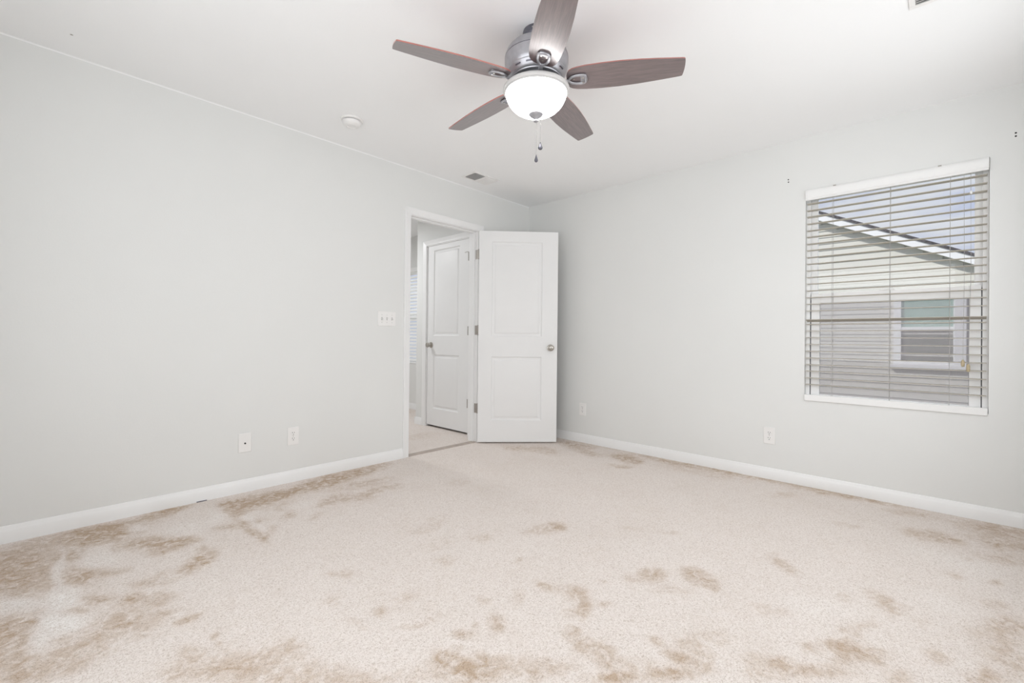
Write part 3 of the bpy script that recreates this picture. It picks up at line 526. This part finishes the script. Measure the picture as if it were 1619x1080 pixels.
# ------------------------------------------------------------------ wall plates
def outlet(name, label, loc, rz, group='duplex outlets on the bedroom walls'):
    """local: x along the wall, -y out of the wall, z up; origin at plate centre"""
    r = empty(name, loc, rz); tag(r, label, 'outlet', group)
    MB().box(-.038, .038, -.006, 0, -.061, .061).build('face_plate', M['plastic'], r, bevel=.0025)
    for s in (-1, 1):
        c = MB().lathe([(.0001, -.0082), (.015, -.0082), (.0165, -.0072), (.0165, -.005), (.0001, -.005)], 28, c=(0, 0, s*.0195), axis='y').build('receptacle', M['plastic'], r)
        mb = MB(); mb.box(-.0075, -.0050, -.0085, -.008, s*.0195+.001, s*.0195+.009); mb.box(.0050, .0075, -.0085, -.008, s*.0195+.001, s*.0195+.008)
        mb.lathe([(.0001, -.0086), (.0028, -.0086), (.0028, -.008), (.0001, -.008)], 12, c=(0, 0, s*.0195-.0075), axis='y'); mb.build('slot', M['dark'], c)
    MB().lathe([(.0001, -.0072), (.0028, -.0070), (.003, -.006), (.0001, -.006)], 12, axis='y').build('screw', M['hinge'], r)
    return r
outlet('duplex_outlet', 'white duplex outlet low on the left wall, nearest the doorway', (-2.466, 0, .317), 0)
outlet('duplex_outlet', 'white duplex outlet on the right wall just beside the open door', (0, -.723, .324), math.radians(-90))
outlet('duplex_outlet', 'white duplex outlet low on the right wall, left of the window', (0, -2.357, .317), math.radians(-90))
r = empty('cable_jack', (-2.767, 0, .318)); tag(r, 'white wall plate with one round dark jack, low on the left wall', 'wall plate')
MB().box(-.038, .038, -.006, 0, -.061, .061).build('face_plate', M['plastic'], r, bevel=.0025)
MB().lathe([(.0001, -.013), (.003, -.013), (.003, -.0125), (.0047, -.0125), (.0052, -.006), (.0001, -.006)], 16, c=(0, 0, -.004), axis='y').build('jack', M['dark'], r)
for s in (-1, 1): MB().lathe([(.0001, -.0072), (.0026, -.0070), (.003, -.006), (.0001, -.006)], 12, c=(0, 0, s*.042), axis='y').build('screw', M['plastic'], r)
r = empty('light_switch', (-1.742, 0, 1.158)); tag(r, 'white triple toggle light switch beside the doorway', 'light switch')
MB().box(-.082, .082, -.006, 0, -.0585, .0585).build('face_plate', M['plastic'], r, bevel=.0025)
for i in (-1, 0, 1):
    MB().box(i*.046-.0055, i*.046+.0055, -.0068, -.005, -.012, .012).build('toggle_slot', M['grey'], r)
    s = 1 if i == 0 else -1
    MB().prism([(-.006, -.005), (-.019, s*.008), (-.017, s*.013), (-.006, .005)], lambda p: (i*.046-.004, p[0], p[1]), lambda p: (i*.046+.004, p[0], p[1])).build('toggle', M['plastic'], r)
    for z in (-.030, .030): MB().lathe([(.0001, -.0072), (.0026, -.0070), (.003, -.006), (.0001, -.006)], 12, c=(i*.046, 0, z), axis='y').build('screw', M['grey'], r)

# screw holes left by a curtain rod
for (y, z, lb) in ((-2.465, 2.168, 'dark screw hole left of the window, upper of the pair'), (-2.466, 2.150, 'dark screw hole left of the window, lower of the pair'),
                   (-3.560, 2.171, 'dark screw hole at the right edge past the window, upper of the pair'), (-3.560, 2.153, 'dark screw hole at the right edge past the window, lower of the pair')):
    tag(MB().lathe([(.0001, -.0012), (.0038, -.001), (.0046, 0), (.0001, .0002)], 12, c=(0, y, z), axis='x').build('screw_hole', M['dark']), lb, 'screw hole', 'screw holes of the removed curtain rod')

# ------------------------------------------------------------------ ceiling things
r = empty('smoke_detector', (-2.283, -.437, H)); tag(r, 'round white smoke detector on the ceiling left of the fan', 'smoke detector')
MB().lathe([(.0001, 0), (.070, 0), (.071, -.004), (.069, -.010), (.060, -.013), (.0001, -.013)], 48).build('mounting_base', M['plastic'], r)
MB().lathe([(.0001, -.013), (.0555, -.013), (.0555, -.0175), (.0001, -.0175)], 48).build('vent_gap', M['pewter_dark'], r)
MB().lathe([(.0001, -.017), (.060, -.017), (.0605, -.022), (.056, -.034), (.046, -.043), (.030, -.047), (.028, -.044), (.015, -.043), (.0001, -.043)], 48).build('cover', M['plastic'], r)
def register(label, cx, cy, lx, ly, rz=0):
    """ceiling register, long side along x"""
    r = empty('ceiling_vent', (cx, cy, H), rz); tag(r, label, 'vent', 'ceiling vents')
    hx, hy = lx/2, ly/2; b = .022; mb = MB()
    for (a0, a1, c0, c1) in ((-hx, hx, -hy, -hy+b), (-hx, hx, hy-b, hy), (-hx, -hx+b, -hy+b, hy-b), (hx-b, hx, -hy+b, hy-b)): mb.box(a0, a1, c0, c1, -.006, 0)
    mb.build('frame', M['plastic'], r, bevel=.002)
    MB().box(-hx+b, hx-b, -hy+b, hy-b, -.0012, -.0002).build('duct_shade_sheet', M['vent_dark'], r)  # flat dark sheet painted as the shade inside the duct
    mb = MB(); mb.box(-.012, .012, -hy+b, hy-b, -.007, -.001); mb.build('divider', M['plastic'], r)
    n = 9
    for half in (-1, 1):
        x0, x1 = (-hx+b, -.012) if half < 0 else (.012, hx-b)
        for i in range(n):
            y = -hy+b+(2*hy-2*b)*(i+.5)/n; t = math.radians(50)*(1 if half < 0 else -1); w_ = .0062
            pr = [(-w_*math.cos(t), -w_*math.sin(t)), (w_*math.cos(t), w_*math.sin(t)), (w_*math.cos(t), w_*math.sin(t)+.0008), (-w_*math.cos(t), -w_*math.sin(t)+.0008)]
            MB().prism(pr, lambda p: (x0, y+p[0], -.0065+p[1]), lambda p: (x1, y+p[0], -.0065+p[1])).build('louver', M['plastic'], r)
    return r
register('small white ceiling vent above the doorway', -.970, -.270, .300, .180)
register('white ceiling vent cut off by the top right edge of the photo', -1.232, -3.307, .300, .180, math.radians(90))
tag(MB().lathe([(.0001, -.0008), (.004, -.0008), (.006, .0), (.0001, .0002)], 12, c=(-3.604, -.231, H)).build('nail_mark', M['hinge']), 'tiny grey nail mark in the ceiling, upper left', 'mark')  # next: dark strip on the board, painted as shade of a gap beneath it
tag(MB().box(-3.028, -2.975, -.0145, -.0125, .0, .005).build('baseboard_gap_shade', M['pewter_dark']), 'short dark strip painted as gap shade under the left wall skirting board', 'gap')

# ------------------------------------------------------------------ ceiling fan
FX, FY, FZ = -2.115, -1.884, H
fan = empty('ceiling_fan', (FX, FY, FZ)); tag(fan, 'five-blade ceiling fan with dark wood blades and a lit frosted glass bowl', 'ceiling fan')
Z = lambda z: z-FZ
cn = MB().lathe([(.0001, 0), (.063, 0), (.066, -.010), (.064, -.030), (.050, -.048), (.034, -.055), (.034, -.075), (.0001, -.075)], 40).build('canopy', M['pewter_dark'], fan); cn['label'] = 'dark pewter canopy at the ceiling'
for k in range(6):
    a = k*1.047+.4
    MB().lathe([(.0001, .002), (.003, .0015), (.0035, 0), (.0001, -.001)], 10, c=(.0652*1.0, 0, -.016), axis='x').build('canopy_screw', M['nickel'], cn, rot=(0, 0, a))
mh = MB().lathe([(.0001, Z(2.378)), (.070, Z(2.378)), (.098, Z(2.372)), (.122, Z(2.360)), (.138, Z(2.343)), (.146, Z(2.322)), (.148, Z(2.312))], 64)
mh.build('motor_top', M['pewter'], fan, angle=50)
MB().lathe([(.1465, Z(2.3125)), (.1465, Z(2.3085))], 64).build('seam_ring', M['pewter_dark'], fan)
MB().lathe([(.148, Z(2.309)), (.148, Z(2.285)), (.145, Z(2.262)), (.140, Z(2.248)), (.1385, Z(2.246)), (.1385, Z(2.243)), (.137, Z(2.240)), (.128, Z(2.222)), (.121, Z(2.214)), (.118, Z(2.213)), (.116, Z(2.209)), (.105, Z(2.206)), (.0001, Z(2.206))], 64).build('motor_housing', M['pewter'], fan)
for k in range(15):
    if k % 3 == 0: continue
    a = 2*math.pi*k/15+.25; pts = []
    for t in (-.10, -.05, 0, .05, .10): pts.append((.1335*math.cos(a+t), .1335*math.sin(a+t), Z(2.2305)))
    MB().tube(pts, .0030, 6).build('cooling_slot', M['pewter_dark'], fan)
MB().lathe([(.0001, Z(2.207)), (.092, Z(2.207)), (.094, Z(2.200)), (.090, Z(2.193)), (.070, Z(2.190)), (.066, Z(2.176)), (.072, Z(2.172)), (.086, Z(2.168)), (.086, Z(2.160)), (.0001, Z(2.160))], 48).build('light_fitter', M['pewter'], fan)
# glass bowl
lk = MB().lathe([(.142, Z(2.172)), (.150, Z(2.173)), (.1545, Z(2.168)), (.155, Z(2.161)), (.150, Z(2.156)), (.1455, Z(2.155)), (.1445, Z(2.148)), (.138, Z(2.148)), (.138, Z(2.156)), (.142, Z(2.172))], 72).build('bowl_rim', M['rim'], fan, angle=60)
prof = [(.1435, Z(2.156)), (.1425, Z(2.145)), (.138, Z(2.130)), (.130, Z(2.112)), (.119, Z(2.096)), (.104, Z(2.081)), (.085, Z(2.069)), (.063, Z(2.061)), (.040, Z(2.056)), (.018, Z(2.054)), (.012, Z(2.0535))]
inner = [(r_-.004 if r_ > .03 else r_, z_+.004) for r_, z_ in prof][::-1]
bw = MB().lathe(prof, 72); 
bowl = bw.build('glass_bowl', M['bowl'], fan, angle=80); bowl['label'] = 'glowing frosted glass bowl'
# (remove the caps the lathe added, so that the bowl is open above)
import bmesh
bmm = bmesh.new(); bmm.from_mesh(bowl.data); bmesh.ops.delete(bmm, geom=[f for f in bmm.faces if len(f.verts) > 4], context='FACES_ONLY'); bmm.to_mesh(bowl.data); bmm.free()
for k in range(3):
    a = 2.1*k+.5; l = bpy.data.lights.new('bulb_light', 'POINT'); l.energy = 1.3; l.color = (1, .97, .94); l.shadow_soft_size = .025
    o = bpy.data.objects.new('bulb_light', l); C.objects.link(o); o.parent = fan; o.location = (.058*math.cos(a), .058*math.sin(a), Z(2.138))
fn = MB().lathe([(.0001, Z(2.060)), (.032, Z(2.056)), (.033, Z(2.053)), (.028, Z(2.047)), (.017, Z(2.039)), (.009, Z(2.033)), (.0075, Z(2.029)), (.011, Z(2.026)), (.0115, Z(2.022)), (.007, Z(2.018)), (.0001, Z(2.017))], 40).build('finial', M['pewter'], fan, angle=40)
for (dx, dy, z0, z1, sz, lab) in ((.0045*rt.x-.002, .0045*rt.y, 2.020, 1.866, .0085, 1), (.022*rt.x, .022*rt.y, 2.052, 1.925, .011, 0)):
    mb = MB(); n = 60
    mb.tube([(dx, dy, Z(z0)), (dx, dy, Z(z1))], .0006, 5)
    for i in range(0, n):
        zz = z0+(z1-z0)*(i+.5)/n; mb.lathe([(.0001, -.0011), (.0011, 0), (.0001, .0011)], 6, c=(dx, dy, Z(zz)))
    mb.lathe([(.0001, -.005), (.0016, -.004), (.0016, .004), (.0001, .005)], 8, c=(dx, dy, Z(z0-.045)))
    ch = mb.build('pull_chain', M['cord'], fan)
    L_ = .034
    MB().lathe([(.0001, 0), (.0025, -.002), (.0022, -.005), (.004, -.010), (sz*.8, -.020), (sz, -.026), (sz*.85, -.032), (sz*.4, -.0355), (.0001, -.036)], 20, c=(dx, dy, Z(z1))).build('chain_fob', M['pewter_dark'], ch)
# blades
def blade_mesh():
    st = [(.142, .022), (.146, .036), (.154, .049), (.168, .058), (.19, .064), (.23, .069), (.30, .0725), (.38, .0725), (.46, .0685), (.54, .061), (.61, .0535), (.640, .0500), (.648, .0485)]
    up_ = st+[(.652, .046), (.6545, .030), (.656, .010)]
    out_ = [(x, y) for x, y in up_]+[(x, -y) for x, y in up_[::-1]]
    mb = MB(); n = len(out_); t = .0055
    v = [(x, y, t/2) for x, y in out_]+[(x, y, -t/2) for x, y in out_]
    mb.add(v, [tuple(range(n))], 1); mb.add(v, [tuple(range(n, 2*n))[::-1]], 0); mb.add(v, [(i, (i+1) % n, n+(i+1) % n, n+i) for i in range(n)], 1)
    return mb
def arm_mesh():
    mb = MB(); zb = -.0085
    # closed loop under the blade
    pts = []
    for x, y in [(.150, .0), (.156, .011), (.168, .019), (.185, .0235), (.205, .0245), (.219, .023), (.2265, .017), (.229, .008), (.2295, 0)]: pts.append((x, y, zb))
    loop = pts+[(x, -y, z) for x, y, z in pts[::-1][1:-1]]
    mb.tube(loop, .0062, 8, closed=True, flat=.75)
    # curved neck down to the hub
    mb.tube([(.156, 0, zb), (.140, 0, zb-.004), (.124, 0, zb-.010), (.106, 0, zb-.008), (.090, 0, zb-.001)], [.0075, .009, .010, .011, .012], 10, flat=.7)
    mb.box(.205, .232, -.021, .021, zb+.002, -.0028)
    return mb
THETA = 2.74838
for k in range(5):
    a = THETA-k*math.radians(72)
    if k == 0:
        bd = blade_mesh().build('blade', [M['blade'], M['cherry']], fan); am = arm_mesh().build('blade_arm', M['pewter'], bd)
        for (sx, sy) in ((.175, 0), (.2165, .012), (.2165, -.012)): MB().lathe([(.0001, -.0035), (.004, -.003), (.0045, -.0015), (.0001, 0)], 10, c=(sx, sy, -.0130 if sx > .2 else -.0028)).build('blade_screw', M['nickel'], bd)
        proto = bd
    else: bd = copy_tree(proto, fan)
    bd.rotation_euler = (Matrix.Rotation(a, 3, 'Z') @ Matrix.Rotation(-.2213, 3, 'X')).to_euler(); bd.location = (0, 0, Z(2.204))

# ------------------------------------------------------------------ outside
struct(MB().box(.3, 30, -20, 20, -.5, -.35).build('ground_outside', M['grass']))
nh = empty('neighbor_house', (6, -3.0, -.35)); tag(nh, 'neighbouring beige house with lap siding and a sloping white gable edge, seen through the blind', 'house')
G0 = -.35
def N(x, y, z): return (x-6, y+3.0, z-G0)
# rake line z = zr - .51*( -y ...): through (-1.763, 3.289)
rk = lambda y: 3.289+.51*(y+1.763) if y < 1.0 else 3.289+.51*(2.763)-.51*(y-1.0)
mb = MB(); lap = .115; z = G0
ya, yb = -3.85, 5.85
while z < 4.6:
    z1 = z+lap
    # clip each course to the gable slope
    top = rk(1.0)
    if z > top-.1: break
    l = max(ya, -1.763+(z1-3.289+.10)/.51); r_ = min(yb, 1.0+(1.0-l))
    if r_-l < .1: break
    mb.add([N(6.0-.013, l, z), N(6.0-.013, r_, z), N(6.0, r_, z1), N(6.0, l, z1), N(6.012, l, z), N(6.012, r_, z)], [(0, 1, 2, 3), (0, 1, 5, 4)])
    z = z1
mb.box(.012, .3, ya+3, yb+3, 0, 2.4)
mb.prism([(ya, 2.1), (yb, 2.1), (1.0, rk(1.0)-.03)], lambda p: N(6.02, p[0], p[1]), lambda p: N(6.3, p[0], p[1]))
mb.build('siding_wall', M['siding'], nh, angle=5)
mb = MB(); mb.prism([(-4.2, rk(-4.2)-.04), (1.0, rk(1.0)-.04), (1.0, rk(1.0)-.165), (-4.2, rk(-4.2)-.165)], lambda p: N(5.83, *p), lambda p: N(5.86, *p))
mb.prism([(1.0, rk(1)-.04), (6.2, rk(6.2)-.04), (6.2, rk(6.2)-.165), (1, rk(1)-.165)], lambda p: N(5.83, *p), lambda p: N(5.86, *p)); mb.build('fascia', M['fascia'], nh)
mb = MB(); mb.prism([(-4.2, rk(-4.2)-.14), (1.0, rk(1.0)-.14), (1.0, rk(1.0)-.155), (-4.2, rk(-4.2)-.155)], lambda p: N(5.86, *p), lambda p: N(6.02, *p)); mb.build('soffit', M['siding'], nh)
mb = MB(); mb.prism([(-4.24, rk(-4.24)), (1.0, rk(1.0)), (6.24, rk(6.24)), (6.24, rk(6.24)-.045), (1.0, rk(1.0)-.045), (-4.24, rk(-4.24)-.045)], lambda p: N(5.81, *p), lambda p: N(14, *p)); mb.build('roof', M['shingle'], nh)
def nfr(a0, a1, y0, y1, z0, z1, mb): mb.box(a0-6, a1-6, y0+3, y1+3, z0-G0, z1-G0); return mb
mb = nfr(5.95, 6.0, -3.555, -3.414, .66, 1.86, MB()); nfr(5.95, 6.0, -2.806, -2.713, .66, 1.86, mb); nfr(5.95, 6.0, -3.414, -2.806, .66, .725, mb); nfr(5.95, 6.0, -3.414, -2.806, 1.79, 1.86, mb); nfr(5.96, 6.0, -3.414, -2.806, 1.215, 1.262, mb)
wf = mb.build('window', M['fascia'], nh)
nfr(5.985, 5.99, -3.414, -2.806, 1.262, 1.79, MB()).build('upper_pane', M['nglass'], wf)
mb = MB(); 
for i in range(10): mb.prism([(5.984, 0), (5.990, .044), (5.994, .044), (5.988, 0)], lambda p: N(p[0], -3.414, .725+.049*i+p[1]), lambda p: N(p[0], -2.806, .725+.049*i+p[1]))
nfr(5.991, 5.998, -3.414, -2.806, .725, 1.215, mb); mb.build('lower_blind', M['nblind'], wf)
nfr(5.93, 6.0, -3.59, -2.67, .60, .66, MB()).build('window_sill', M['fascia'], nh)
